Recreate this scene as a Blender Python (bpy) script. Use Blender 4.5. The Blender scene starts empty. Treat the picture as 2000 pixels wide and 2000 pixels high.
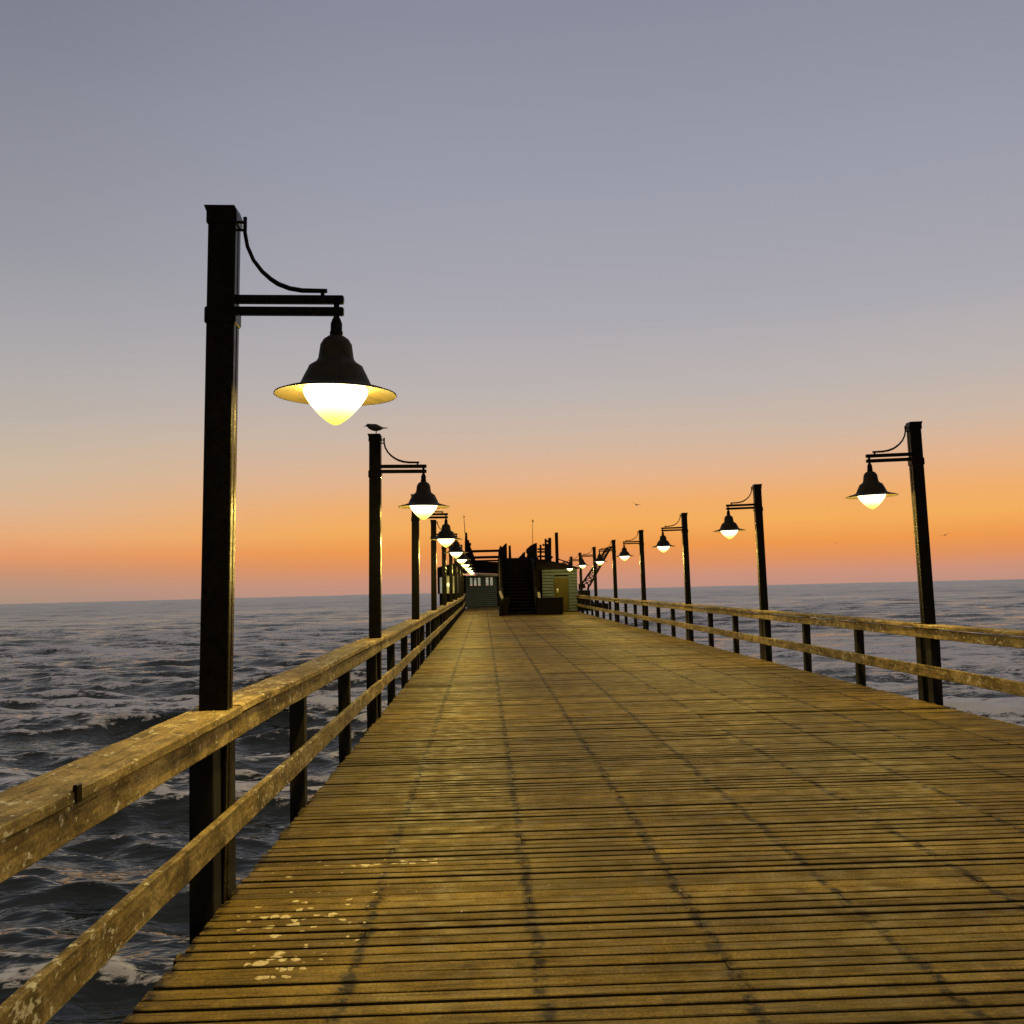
import bpy, bmesh, math, random
import numpy as np
from mathutils import Vector, Matrix

random.seed(7); rng = np.random.default_rng(11)
scene = bpy.context.scene
COL = scene.collection

# ------------------------------------------------------------------ camera
CAM_H = 1.65
def camera_rotation():
    f = 2000.0
    d = Vector((944 - 1000, -(1146.5 - 1000), -f)).normalized()      # where the pier's long axis vanishes
    u = Vector((1, 0.0246, 0)).cross(d).normalized()                  # rolled about 1.4 degrees
    r = d.cross(u)
    return Matrix((r, d, u))                                          # camera axes -> world axes
cam = bpy.data.cameras.new('camera'); cam.sensor_width = 36; cam.sensor_height = 36; cam.sensor_fit = 'HORIZONTAL'
cam.lens = 36.0; cam.clip_start = 0.05; cam.clip_end = 6000
co = bpy.data.objects.new('camera', cam); COL.objects.link(co)
co.matrix_world = Matrix.Translation((0, 0, CAM_H)) @ camera_rotation().to_4x4()
scene.camera = co

# ------------------------------------------------------------------ dusk sky
def lin(r, g, b):
    f = lambda c: (c / 255 / 12.92) if c / 255 <= 0.04045 else ((c / 255 + 0.055) / 1.055) ** 2.4
    return (f(r), f(g), f(b), 1)
W = bpy.data.worlds.new('World'); scene.world = W; W.use_nodes = True
nt = W.node_tree; nt.nodes.clear(); N = nt.nodes.new; L = nt.links.new
out = N('ShaderNodeOutputWorld'); bg = N('ShaderNodeBackground'); L(bg.outputs[0], out.inputs[0])
tc = N('ShaderNodeTexCoord'); sp = N('ShaderNodeSeparateXYZ'); L(tc.outputs['Generated'], sp.inputs[0])
def wmath(op, a, b=None, c=None, clamp=False):
    m = N('ShaderNodeMath'); m.operation = op; m.use_clamp = clamp
    for i, v in enumerate((a, b, c)):
        if v is None: continue
        if isinstance(v, (int, float)): m.inputs[i].default_value = v
        else: L(v, m.inputs[i])
    return m.outputs[0]
def ramp(stops, fac):
    r = N('ShaderNodeValToRGB'); e = r.color_ramp.elements
    while len(e) > 1: e.remove(e[0])
    for i, (p, c) in enumerate(stops):
        k = e[0] if i == 0 else e.new(p)
        k.position = p; k.color = c
    L(fac, r.inputs[0]); return r.outputs[0]
# wispy unevenness of the haze layers
mp = N('ShaderNodeMapping'); mp.inputs['Scale'].default_value = (1.3, 1.3, 9.0); L(tc.outputs['Generated'], mp.inputs[0])
nz = N('ShaderNodeTexNoise'); nz.inputs['Scale'].default_value = 1.6; nz.inputs['Detail'].default_value = 3; L(mp.outputs[0], nz.inputs['Vector'])
wob = wmath('MULTIPLY', wmath('SUBTRACT', nz.outputs['Fac'], 0.5), 0.03)
zz = wmath('ADD', sp.outputs['Z'], wmath('MULTIPLY', wob, wmath('MINIMUM', wmath('MULTIPLY', wmath('ABSOLUTE', sp.outputs['Z']), 6), 1)))
fac = wmath('DIVIDE', wmath('ADD', zz, 0.05), 1.05)
P = lambda z: (z + 0.05) / 1.05
sunset = [(P(-0.05), lin(120, 100, 100)), (P(-0.006), lin(190, 144, 128)), (P(0.006), lin(203, 146, 124)), (P(0.020), lin(224, 146, 96)), (P(0.036), lin(238, 154, 78)),
          (P(0.056), lin(244, 173, 90)), (P(0.080), lin(240, 174, 108)), (P(0.104), lin(229, 179, 139)), (P(0.14), lin(208, 183, 163)), (P(0.185), lin(189, 180, 176)),
          (P(0.255), lin(171, 169, 177)), (P(0.36), lin(157, 158, 171)), (P(0.50), lin(139, 141, 158)), (P(0.75), lin(134, 132, 142)), (P(1.0), lin(136, 131, 134))]
pale = [(P(-0.05), lin(110, 95, 98)), (P(-0.006), lin(170, 142, 126)), (P(0.006), lin(180, 146, 127)), (P(0.021), lin(198, 147, 117)), (P(0.036), lin(226, 153, 107)),
        (P(0.054), lin(231, 170, 121)), (P(0.082), lin(219, 181, 147)), (P(0.112), lin(205, 184, 160)), (P(0.158), lin(189, 178, 168)), (P(0.22), lin(171, 168, 170)),
        (P(0.31), lin(151, 152, 161)), (P(0.46), lin(129, 131, 145)), (P(0.58), lin(112, 116, 132)), (P(0.75), lin(124, 122, 130)), (P(1.0), lin(136, 131, 134))]
night = [(P(-0.05), lin(26, 27, 32)), (P(0.0), lin(64, 62, 66)), (P(0.1), lin(80, 77, 82)), (P(0.3), lin(104, 100, 104)), (P(1.0), lin(136, 131, 134))]
azim = N('ShaderNodeVectorMath'); azim.operation = 'DOT_PRODUCT'
L(tc.outputs['Generated'], azim.inputs[0]); azim.inputs[1].default_value = (math.sin(math.radians(12)), math.cos(math.radians(12)), 0)
near = N('ShaderNodeMapRange'); near.inputs['From Min'].default_value = 0.78; near.inputs['From Max'].default_value = 0.99; near.interpolation_type = 'SMOOTHSTEP'
L(wmath('DIVIDE', azim.outputs['Value'], wmath('SQRT', wmath('SUBTRACT', 1.0001, wmath('MULTIPLY', sp.outputs['Z'], sp.outputs['Z'])))), near.inputs['Value'])
back = N('ShaderNodeMapRange'); back.inputs['From Min'].default_value = 0.72; back.inputs['From Max'].default_value = -0.2; back.interpolation_type = 'SMOOTHSTEP'
L(azim.outputs['Value'], back.inputs['Value'])
m1 = N('ShaderNodeMix'); m1.data_type = 'RGBA'; L(near.outputs[0], m1.inputs['Factor']); L(ramp(pale, fac), m1.inputs['A']); L(ramp(sunset, fac), m1.inputs['B'])
m2 = N('ShaderNodeMix'); m2.data_type = 'RGBA'; L(back.outputs[0], m2.inputs['Factor']); L(m1.outputs['Result'], m2.inputs['A']); L(ramp(night, fac), m2.inputs['B'])
L(m2.outputs['Result'], bg.inputs['Color']); bg.inputs['Strength'].default_value = 1.0

# ------------------------------------------------------------------ exposure and render settings
scene.view_settings.view_transform = 'Standard'; scene.view_settings.look = 'None'
scene.view_settings.exposure = 0.0; scene.view_settings.gamma = 1.0
scene.render.engine = 'CYCLES'
scene.cycles.use_denoising = True
scene.cycles.max_bounces = 6; scene.cycles.sample_clamp_indirect = 4.0
LAMP_W = 1200.0        # power of each pier lamp

# ------------------------------------------------------------------ materials
class Mat:
    def __init__(s, name):
        s.m = bpy.data.materials.new(name); s.m.use_nodes = True
        s.t = s.m.node_tree; s.b = s.t.nodes['Principled BSDF']; s.o = s.t.nodes['Material Output']
    def n(s, typ, **kw):
        x = s.t.nodes.new(typ)
        for k, v in kw.items():
            if k in x.inputs: x.inputs[k].default_value = v
            else: setattr(x, k, v)
        return x
    def l(s, a, b): s.t.links.new(a, b)
    def math(s, op, a, b=None, clamp=False):
        m = s.n('ShaderNodeMath', operation=op, use_clamp=clamp)
        for i, v in enumerate((a, b)):
            if v is None: continue
            if isinstance(v, (int, float)): m.inputs[i].default_value = v
            else: s.l(v, m.inputs[i])
        return m.outputs[0]
    def rng(s, v, a, b, c=0., d=1., smooth=False):
        m = s.n('ShaderNodeMapRange'); m.interpolation_type = 'SMOOTHSTEP' if smooth else 'LINEAR'
        s.l(v, m.inputs['Value'])
        for k, x in zip(('From Min', 'From Max', 'To Min', 'To Max'), (a, b, c, d)): m.inputs[k].default_value = x
        return m.outputs[0]
    def noise(s, scale, detail=4, stretch=(1, 1, 1), coord='Object', rough=0.55, dist=0.0, vec=None):
        if vec is None: vec = s.n('ShaderNodeTexCoord').outputs[coord]
        mp = s.n('ShaderNodeMapping'); mp.inputs['Scale'].default_value = stretch; s.l(vec, mp.inputs[0])
        z = s.n('ShaderNodeTexNoise', Scale=scale, Detail=detail, Roughness=rough, Distortion=dist); s.l(mp.outputs[0], z.inputs['Vector'])
        return z.outputs['Fac']
    def mix(s, f, a, b):
        m = s.n('ShaderNodeMix', data_type='RGBA')
        for k, v in (('Factor', f), ('A', a), ('B', b)):
            if isinstance(v, (int, float)): m.inputs[k].default_value = v
            elif isinstance(v, tuple): m.inputs[k].default_value = v if len(v) == 4 else v + (1,)
            else: s.l(v, m.inputs[k])
        return m.outputs['Result']
    def bump(s, h, strength=0.3, dist=0.01):
        b = s.n('ShaderNodeBump', Strength=strength, Distance=dist); s.l(h, b.inputs['Height']); s.l(b.outputs[0], s.b.inputs['Normal'])
    def set(s, **kw):
        for k, v in kw.items():
            k = k.replace('_', ' ')
            if isinstance(v, (int, float)): s.b.inputs[k].default_value = v
            elif isinstance(v, tuple): s.b.inputs[k].default_value = v if len(v) == 4 else v + (1,)
            else: s.l(v, s.b.inputs[k])
        return s

def wood(name, dark, mid, pale, stretch, droppings=0.0, stains=True, mottle=0.25):
    m = Mat(name)
    g = m.math('ADD', m.math('MULTIPLY', m.noise(1.0, 7, stretch, rough=0.72, dist=0.5), 0.6), m.math('MULTIPLY', m.noise(3.3, 4, stretch, rough=0.7), 0.4))
    big = m.noise(2.2, 4)
    c = m.mix(m.rng(g, 0.38, 0.60), dark, mid)
    c = m.mix(m.math('MULTIPLY', m.rng(big, 0.45, 0.7), 0.6), c, pale)
    crk = m.noise(1.0, 5, tuple(x * 2.6 if x > 5 else x * 0.7 for x in stretch), rough=0.7, dist=0.3)
    c = m.mix(m.rng(crk, 0.34, 0.44, 0.85, 0), c, tuple(0.3 * x for x in dark))
    mot = m.noise(7.0, 6, (1, 0.55, 1), rough=0.75, dist=0.6)
    c = m.mix(m.rng(mot, 0.36, 0.52, mottle, 0), c, tuple(0.55 * x for x in dark)); c = m.mix(m.rng(mot, 0.54, 0.66, 0, mottle), c, pale)
    at = m.n('ShaderNodeAttribute', attribute_name='tint').outputs['Fac']
    spk = m.noise(70, 4, (1, 1, 1), rough=0.8)
    c = m.mix(m.rng(spk, 0.40, 0.62, 0.55, 0), c, tuple(0.45 * x for x in dark)); c = m.mix(m.rng(spk, 0.60, 0.75, 0, 0.45), c, pale)
    if stains:
        st = m.noise(3.4, 5, (1, 1, 1), rough=0.7)
        c = m.mix(m.rng(st, 0.60, 0.70, 0, 0.65), c, tuple(0.35 * x for x in dark))
    hs = m.n('ShaderNodeHueSaturation'); m.l(c, hs.inputs['Color']); m.l(m.rng(at, 0, 1, 0.62, 1.38), hs.inputs['Value'])
    c = hs.outputs[0]
    if droppings:
        w = m.noise(22.0, 5, (1, 0.6, 1), rough=0.7); area = m.noise(0.9, 2)
        f = m.rng(m.math('ADD', w, m.math('MULTIPLY', m.rng(area, 0.35, 0.65), 0.10)), 0.65, 0.70, 0, droppings)
        c = m.mix(f, c, (0.55, 0.53, 0.44))
    m.set(Base_Color=c, Roughness=0.78, Specular_IOR_Level=0.25)
    m.bump(m.math('ADD', g, m.math('MULTIPLY', m.noise(60, 3), 0.3)), 0.5, 0.006)
    return m

def deck_material():
    m = wood('deck planks', (0.055, 0.034, 0.008), (0.265, 0.180, 0.037), (0.42, 0.295, 0.073), (1.6, 26, 26))
    pos = m.n('ShaderNodeNewGeometry').outputs['Position']; sx = m.n('ShaderNodeSeparateXYZ'); m.l(pos, sx.inputs[0])
    # weathered stain along the joists where boards are nailed
    wig = m.math('MULTIPLY', m.math('SUBTRACT', m.noise(5, 3), 0.5), 0.12)
    u = m.math('ADD', m.math('ADD', sx.outputs['X'], 0.607), wig)
    dist = m.math('ABSOLUTE', m.math('SUBTRACT', m.math('SUBTRACT', u, m.math('MULTIPLY', m.math('ROUND', m.math('DIVIDE', u, 0.811)), 0.811)), 0.0))
    blot = m.noise(11, 5, (0.7, 1.0, 1), rough=0.75)
    f = m.math('MULTIPLY', m.rng(dist, 0.012, 0.046, 1, 0, True), m.rng(blot, 0.44, 0.54, 0.10, 1.0))
    # wet green-brown algae patches
    alg = m.rng(m.noise(0.35, 4, (1, 0.7, 1)), 0.48, 0.66, 0, 0.35)
    src = m.b.inputs['Base Color'].links[0].from_socket
    c = m.mix(alg, src, (0.10, 0.085, 0.022)); c = m.mix(f, c, (0.016, 0.011, 0.006))
    # dried bird droppings splashed below the nearest lamp
    wob = m.n('ShaderNodeTexNoise', Scale=16.0, Detail=3.0); m.l(pos, wob.inputs['Vector'])
    vo = m.n('ShaderNodeTexVoronoi', Scale=17.0); sh = m.n('ShaderNodeVectorMath', operation='MULTIPLY_ADD'); m.l(wob.outputs['Color'], sh.inputs[0]); sh.inputs[1].default_value = (0.07, 0.07, 0); m.l(pos, sh.inputs[2])
    fl = m.n('ShaderNodeVectorMath', operation='MULTIPLY'); m.l(sh.outputs[0], fl.inputs[0]); fl.inputs[1].default_value = (1, 1, 0); m.l(fl.outputs[0], vo.inputs['Vector'])
    area = None
    for cx, cy, wx, wy, k in ((-0.92, 4.68, 0.24, 0.26, 1.0), (-1.03, 5.35, 0.36, 0.42, 0.8), (-0.60, 6.35, 0.42, 0.17, 0.85), (-0.95, 5.6, 0.7, 1.5, 0.36), (0.5, 5.3, 2.2, 1.4, 0.16)):
        ex = m.math('POWER', m.math('DIVIDE', m.math('SUBTRACT', sx.outputs['X'], cx), wx), 2.0); ey = m.math('POWER', m.math('DIVIDE', m.math('SUBTRACT', sx.outputs['Y'], cy), wy), 2.0)
        a_ = m.math('MULTIPLY', m.math('SUBTRACT', 1.0, m.math('ADD', ex, ey), True), k); area = a_ if area is None else m.math('MAXIMUM', area, a_)
    pick = m.n('ShaderNodeSeparateColor'); m.l(vo.outputs['Color'], pick.inputs[0])
    lim = m.math('MULTIPLY', m.math('MULTIPLY', area, 0.95), m.rng(pick.outputs[0], 0.25, 1.0, 0.0, 1.0))
    spl = m.rng(m.math('SUBTRACT', lim, vo.outputs['Distance']), 0.0, 0.07, 0, 0.92, True)
    c = m.mix(spl, c, m.mix(m.rng(m.noise(60, 3), 0.4, 0.6), (0.72, 0.64, 0.44), (0.48, 0.39, 0.22)))
    m.set(Base_Color=c, Roughness=m.rng(m.noise(6, 4), 0.35, 0.65, 0.5, 0.75), Specular_IOR_Level=0.10)
    return m.m
M = {}
M['deck'] = deck_material()
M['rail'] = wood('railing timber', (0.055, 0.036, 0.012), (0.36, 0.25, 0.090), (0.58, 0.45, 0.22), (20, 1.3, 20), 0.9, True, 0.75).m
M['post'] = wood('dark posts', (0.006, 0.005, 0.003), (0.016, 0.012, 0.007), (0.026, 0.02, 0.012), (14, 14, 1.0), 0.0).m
M['beam'] = wood('under-deck beams and gap shade', (0.004, 0.003, 0.002), (0.010, 0.007, 0.004), (0.015, 0.011, 0.006), (1, 8, 8), 0.0).m
m = Mat('black pole paint'); n1 = m.noise(40, 4)
m.set(Base_Color=m.mix(m.rng(n1, 0.35, 0.7), (0.003, 0.0025, 0.002), (0.009, 0.007, 0.004)), Roughness=m.rng(m.noise(12, 4), 0.3, 0.7, 0.2, 0.34), Specular_IOR_Level=0.07); m.bump(n1, 0.25, 0.004); M['pole'] = m.m
m = Mat('dark shade enamel'); n1 = m.noise(14, 5)
m.set(Base_Color=m.mix(m.rng(n1, 0.4, 0.7), (0.009, 0.006, 0.002), (0.024, 0.016, 0.006)), Roughness=0.6, Specular_IOR_Level=0.2); m.bump(n1, 0.2, 0.004); M['shade'] = m.m
m = Mat('aged reflector enamel'); n1 = m.noise(11, 5)
m.set(Base_Color=m.mix(m.rng(n1, 0.45, 0.7), (0.013, 0.0085, 0.002), (0.006, 0.004, 0.001)), Roughness=0.55); M['reflector'] = m.m
m = Mat('lit lamp glass'); gz = m.n('ShaderNodeSeparateXYZ'); m.l(m.n('ShaderNodeTexCoord').outputs['Generated'], gz.inputs[0])
hot = m.rng(gz.outputs['Z'], 0.0, 0.5, 0, 1, True)
em = m.n('ShaderNodeEmission'); m.l(m.mix(hot, (1, 0.82, 0.13), (1, 0.90, 0.50)), em.inputs['Color'])
m.l(m.math('ADD', m.math('MULTIPLY', hot, 4.5), 1.3), em.inputs['Strength'])
tr = m.n('ShaderNodeBsdfTransparent'); ad = m.n('ShaderNodeMixShader'); ad.inputs[0].default_value = 0.8; m.l(tr.outputs[0], ad.inputs[1]); m.l(em.outputs[0], ad.inputs[2]); m.l(ad.outputs[0], m.o.inputs['Surface'])
m.m.cycles.emission_sampling = 'NONE'; M['bulb'] = m.m

def plain(name, c, rough=0.6, var=0.3, scale=8, stretch=(1, 1, 1)):      # weathered matte paint or timber
    m = Mat(name); n1 = m.noise(scale, 5, stretch)
    m.set(Base_Color=m.mix(m.rng(n1, 0.3, 0.7), tuple(x * (1 - var) for x in c), tuple(x * (1 + var) for x in c)), Roughness=rough, Specular_IOR_Level=0.12); m.bump(n1, 0.2, 0.01)
    return m.m
M['green'] = plain('green painted boards', (0.088, 0.118, 0.132), 0.6, 0.25, 3, (1, 1, 4))
M['darkgreen'] = plain('dull green boards', (0.15, 0.195, 0.165), 0.6, 0.25, 3, (1, 1, 4))
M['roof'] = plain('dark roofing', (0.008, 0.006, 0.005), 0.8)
M['timber'] = plain('dark brown timber', (0.006, 0.004, 0.0025), 0.85, 0.4, 5, (6, 6, 1))
M['trim'] = plain('pale weathered trim', (0.55, 0.48, 0.32), 0.7)
M['door'] = plain('olive door paint', (0.052, 0.042, 0.005), 0.5, 0.15)
M['white'] = plain('white painted metal', (0.75, 0.74, 0.68), 0.4, 0.08)
M['steel'] = plain('rusty dark steel', (0.012, 0.008, 0.007), 0.6)
def lit(name, c, s):
    m = Mat(name); n1 = m.noise(2.5, 2)
    m.set(Base_Color=(0.3, 0.28, 0.2), Emission_Color=m.mix(m.rng(n1, 0.35, 0.65), c, tuple(x * 0.45 for x in c)), Emission_Strength=s); return m.m
M['window_warm'] = lit('lit window', (0.62, 0.50, 0.13), 0.75)
M['window_dim'] = lit('dim lit window', (0.36, 0.36, 0.26), 0.8)
m = Mat('dried bird droppings'); m.set(Base_Color=m.mix(m.rng(m.noise(45, 4), 0.38, 0.6), (0.50, 0.44, 0.30), (0.27, 0.21, 0.11)), Roughness=0.8); M['dropping'] = m.m
m = Mat('gull plumage'); m.set(Base_Color=m.mix(m.rng(m.noise(25, 3), 0.4, 0.6), (0.02, 0.017, 0.013), (0.035, 0.03, 0.024)), Roughness=0.8); M['gull'] = m.m
M['beak'] = plain('dark beak and legs', (0.03, 0.02, 0.012), 0.5)

# ------------------------------------------------------------------ mesh helpers
def obj(name, bm, mats, parent=None, smooth=False):
    me = bpy.data.meshes.new(name)
    if isinstance(bm, bmesh.types.BMesh):
        bmesh.ops.recalc_face_normals(bm, faces=bm.faces); bm.to_mesh(me); bm.free()
    else:
        v, f = bm; me.from_pydata(v, [], f); me.update()
    for mt in (mats if isinstance(mats, (list, tuple)) else [mats]): me.materials.append(mt)
    if smooth: me.polygons.foreach_set('use_smooth', [True] * len(me.polygons))
    o = bpy.data.objects.new(name, me); COL.objects.link(o)
    if parent: o.parent = parent
    return o
def tag(o, label, cat, group=None, kind=None):
    if label: o['label'] = label
    if cat: o['category'] = cat
    if group: o['group'] = group
    if kind: o['kind'] = kind
    return o
def thing(name, label, cat, loc=(0, 0, 0), group=None):
    o = bpy.data.objects.new(name, None); COL.objects.link(o); o.location = loc
    return tag(o, label, cat, group)
def copy_tree(o, parent=None):
    c = o.copy(); COL.objects.link(c)
    if parent: c.parent = parent
    for ch in list(o.children): copy_tree(ch, c)
    return c
def box(bm, x0, x1, y0, y1, z0, z1, bev=0.0, rot=None):
    r = bmesh.ops.create_cube(bm, size=1)
    c = Vector(((x0 + x1) / 2, (y0 + y1) / 2, (z0 + z1) / 2)); s = (abs(x1 - x0), abs(y1 - y0), abs(z1 - z0))
    for v in r['verts']: v.co = Vector((v.co.x * s[0], v.co.y * s[1], v.co.z * s[2]))
    if bev:
        es = list({e for v in r['verts'] for e in v.link_edges})
        q = bmesh.ops.bevel(bm, geom=es, offset=bev, segments=1, affect='EDGES', profile=0.5); vs = list({v for f in q['faces'] for v in f.verts} | {v for v in r['verts'] if v.is_valid})
    else: vs = r['verts']
    for v in vs:
        if rot: v.co = rot @ v.co
        v.co += c
    return vs
def bxo(name, mat, parent, *b, bev=0.0):
    bm = bmesh.new(); box(bm, *b, bev=bev); return obj(name, bm, mat, parent)
def bar(bm, a, b, w, d=None):
    a, b = Vector(a), Vector(b); d = d or w; t = (b - a); ln = t.length; t.normalize()
    up = Vector((0, 1, 0)) if abs(t.y) < 0.9 else Vector((0, 0, 1))
    s = t.cross(up).normalized(); u = s.cross(t)
    vs = [bm.verts.new(p + s * i * w / 2 + u * j * d / 2) for p in (a, b) for i, j in ((-1, -1), (1, -1), (1, 1), (-1, 1))]
    for f in ((0, 1, 2, 3), (7, 6, 5, 4), (0, 4, 5, 1), (1, 5, 6, 2), (2, 6, 7, 3), (3, 7, 4, 0)): bm.faces.new([vs[i] for i in f])
def tube(bm, pts, rad, n=8):
    rings = []; pts = [Vector(p) for p in pts]
    for i, p in enumerate(pts):
        t = (pts[min(i + 1, len(pts) - 1)] - pts[max(i - 1, 0)]).normalized()
        s = t.cross(Vector((0, 1, 0))); s = s.normalized() if s.length > 1e-3 else Vector((1, 0, 0)); u = s.cross(t)
        rr = rad[i] if isinstance(rad, (list, tuple)) else rad
        rings.append([bm.verts.new(p + (s * math.cos(2 * math.pi * k / n) + u * math.sin(2 * math.pi * k / n)) * rr) for k in range(n)])
    for a, b in zip(rings, rings[1:]):
        for k in range(n): bm.faces.new((a[k], a[(k + 1) % n], b[(k + 1) % n], b[k]))
    bm.faces.new(rings[0][::-1]); bm.faces.new(rings[-1])
def lathe(bm, prof, cx=0, cz=0, n=40, mat=None):
    rings = []
    for r, z in prof:
        if r < 1e-5: rings.append([bm.verts.new((cx, 0, cz + z))])
        else: rings.append([bm.verts.new((cx + r * math.cos(2 * math.pi * k / n), r * math.sin(2 * math.pi * k / n), cz + z)) for k in range(n)])
    for i, (a, b) in enumerate(zip(rings, rings[1:])):
        for k in range(n):
            q = [a[k % len(a)], a[(k + 1) % len(a)], b[(k + 1) % len(b)], b[k % len(b)]]
            q = list(dict.fromkeys(q))
            if len(q) > 2:
                f = bm.faces.new(q)
                if mat: f.material_index = mat[i]
def prism(bm, outline, y0, y1):
    a = [bm.verts.new((x, y0, z)) for x, z in outline]; b = [bm.verts.new((x, y1, z)) for x, z in outline]; n = len(a)
    bm.faces.new(a); bm.faces.new(b[::-1])
    for i in range(n): bm.faces.new((a[i], b[i], b[(i + 1) % n], a[(i + 1) % n]))
def plank(x0, x1, y0, y1, z0, z1, seg=14, jit=0.004, seed=0, rise=None):
    """a weathered board running along y: slightly wavy, chipped upper edges"""
    r = np.random.default_rng(seed); bm = bmesh.new(); rings = []; e = 0.006
    ph = r.uniform(0, 6.28, 4)
    for i in range(seg + 1):
        y = y0 + (y1 - y0) * i / seg
        if 0 < i < seg: y += r.uniform(-.25, .25) * (y1 - y0) / seg
        dx = jit * (math.sin(y * 1.7 + ph[0]) + r.uniform(-.5, .5)); dz = jit * (math.sin(y * 1.1 + ph[1]) + r.uniform(-.4, .4)); up = rise(y) if rise else 0
        c = abs(r.normal(0, jit * 0.6, 4))
        a, b, c0, c1 = x0 + dx, x1 + dx, z0 + dz + up, z1 + dz + up
        pts = [(a + e, c0), (b - e, c0), (b, c0 + e), (b - c[0], c1 - e), (b - e - c[1], c1 - c[2] * .4), (a + e + c[3], c1), (a + c[3], c1 - e), (a, c0 + e)]
        rings.append([bm.verts.new((px, y, pz)) for px, pz in pts])
    for A, B in zip(rings, rings[1:]):
        for k in range(8): bm.faces.new((A[k], A[(k + 1) % 8], B[(k + 1) % 8], B[k]))
    bm.faces.new(rings[0][::-1]); bm.faces.new(rings[-1])
    t = bm.verts.layers.float.new('tint'); tv = float(r.uniform(0.2, 0.8))
    for v in bm.verts: v[t] = tv
    return bm

# ------------------------------------------------------------------ sea
SEA = -5.0
def make_sea():
    ang_f = np.radians(np.arange(-33, 34.0001, 0.075)); ang_s = np.radians(np.concatenate([np.arange(-180, -33, 2.0), np.arange(35, 180, 2.0)]))
    ang = np.sort(np.concatenate([ang_f, ang_s])); na = len(ang)
    rad = np.concatenate([[0.5, 2.0], np.geomspace(6.0, 1400, 1080)]); nr = len(rad)
    Rr, A = np.meshgrid(rad, ang, indexing='ij'); X = (Rr * np.sin(A)).ravel(); Y = (Rr * np.cos(A)).ravel(); R0 = Rr.ravel()
    X += 0.0
    dx = np.zeros_like(X); dy = np.zeros_like(X); dz = np.zeros_like(X); jac = np.zeros_like(X)
    r = np.random.default_rng(5); nw = 150; STEP = 0.00508
    lam = np.concatenate([np.exp(r.uniform(np.log(0.55), np.log(5.5), 112)), np.exp(r.uniform(np.log(5.5), np.log(34), 38))])
    th = np.radians(263) + r.normal(0, 0.36, nw) * (0.6 + 0.7 * (lam < 4))
    for l, t in zip(lam, th):
        k = 2 * math.pi / l; slope = (0.018 if l > 14 else 0.030 if l > 5.5 else 0.054 if l > 1.3 else 0.046) * r.uniform(0.6, 1.3)
        n = int(np.searchsorted(rad, (l / 2.0 - 0.02) / STEP)) * na; sl = slice(0, min(n, len(X)))
        amp = slope / k; ph = r.uniform(0, 6.283); c, s = math.cos(t), math.sin(t); x, y = X[sl], Y[sl]
        w = np.clip((l / (R0[sl] * STEP + 0.02) - 2.0) / 1.6, 0, 1) * amp
        p = k * (c * x + s * y) + ph + 0.7 * np.sin(x / 13 + ph * 3) * np.sin(y / 17 + ph)
        cp, sn = np.cos(p), np.sin(p)
        dz[sl] += w * cp; dx[sl] -= 1.0 * w * c * sn; dy[sl] -= 1.0 * w * s * sn; jac[sl] += w * k * cp
    # gusty modulation so that calm and rough lanes alternate
    mod = 0.75 + 0.35 * np.sin(X / 31 + 1.3 * np.sin(Y / 47)) * np.sin(Y / 26 + 0.8 * np.sin(X / 19))
    V = np.stack([X + dx * mod, Y + dy * mod, SEA + dz * mod], 1)
    i = np.arange(nr - 1)[:, None]; j = np.arange(na)[None, :]
    F = np.stack([i * na + j, i * na + (j + 1) % na, (i + 1) * na + (j + 1) % na, (i + 1) * na + j], -1).reshape(-1, 4)
    me = bpy.data.meshes.new('sea'); me.vertices.add(len(V)); me.vertices.foreach_set('co', V.ravel().astype(np.float32))
    me.loops.add(F.size); me.loops.foreach_set('vertex_index', F.ravel().astype(np.int32)); me.polygons.add(len(F))
    me.polygons.foreach_set('loop_start', np.arange(0, F.size, 4, dtype=np.int32)); me.polygons.foreach_set('use_smooth', np.ones(len(F), dtype=bool))
    me.update(calc_edges=True)
    a = me.attributes.new('crest', 'FLOAT', 'POINT'); a.data.foreach_set('value', (jac * mod).astype(np.float32))
    m = Mat('sea water')
    geo = m.n('ShaderNodeNewGeometry').outputs['Position']; sx = m.n('ShaderNodeSeparateXYZ'); m.l(geo, sx.inputs[0])
    crest = m.n('ShaderNodeAttribute', attribute_name='crest').outputs['Fac']
    patch = m.noise(0.055, 3, (0.45, 1.9, 1), vec=geo, rough=0.6)
    lace = m.noise(1.5, 7, (0.42, 1.35, 0.6), vec=geo, rough=0.74, dist=1.0)
    fine = m.noise(4.0, 5, (0.5, 1.4, 1), vec=geo, rough=0.7, dist=0.6)
    chunk = m.noise(0.33, 3, (0.5, 1.7, 1), vec=geo, rough=0.6, dist=0.5)
    surf = m.math('MULTIPLY', m.rng(sx.outputs['X'], 1.0, 16.0, 0, 1, True), m.rng(sx.outputs['Y'], 40.0, 190.0, 1, 0.25, True))
    amt = m.math('ADD', m.math('ADD', m.math('MULTIPLY', lace, 0.5), m.math('MULTIPLY', fine, 0.6)), m.math('MULTIPLY', m.math('SUBTRACT', patch, 0.5), 0.62))
    amt = m.math('ADD', amt, m.math('MULTIPLY', crest, 0.20)); amt = m.math('ADD', amt, m.math('MULTIPLY', surf, 0.05))
    amt = m.math('ADD', amt, m.math('MULTIPLY', m.math('SUBTRACT', chunk, 0.5), 0.62))
    lee = m.math('MULTIPLY', m.rng(sx.outputs['X'], 0.0, 4.0, 1, 0), m.rng(sx.outputs['Y'], 24.0, 44.0, 1, 0, True))     # sheltered water left of the pier stays dark
    amt = m.math('SUBTRACT', amt, m.math('MULTIPLY', lee, 0.12))
    foam = m.rng(amt, 0.575, 0.66, 0, 0.97)
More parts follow.
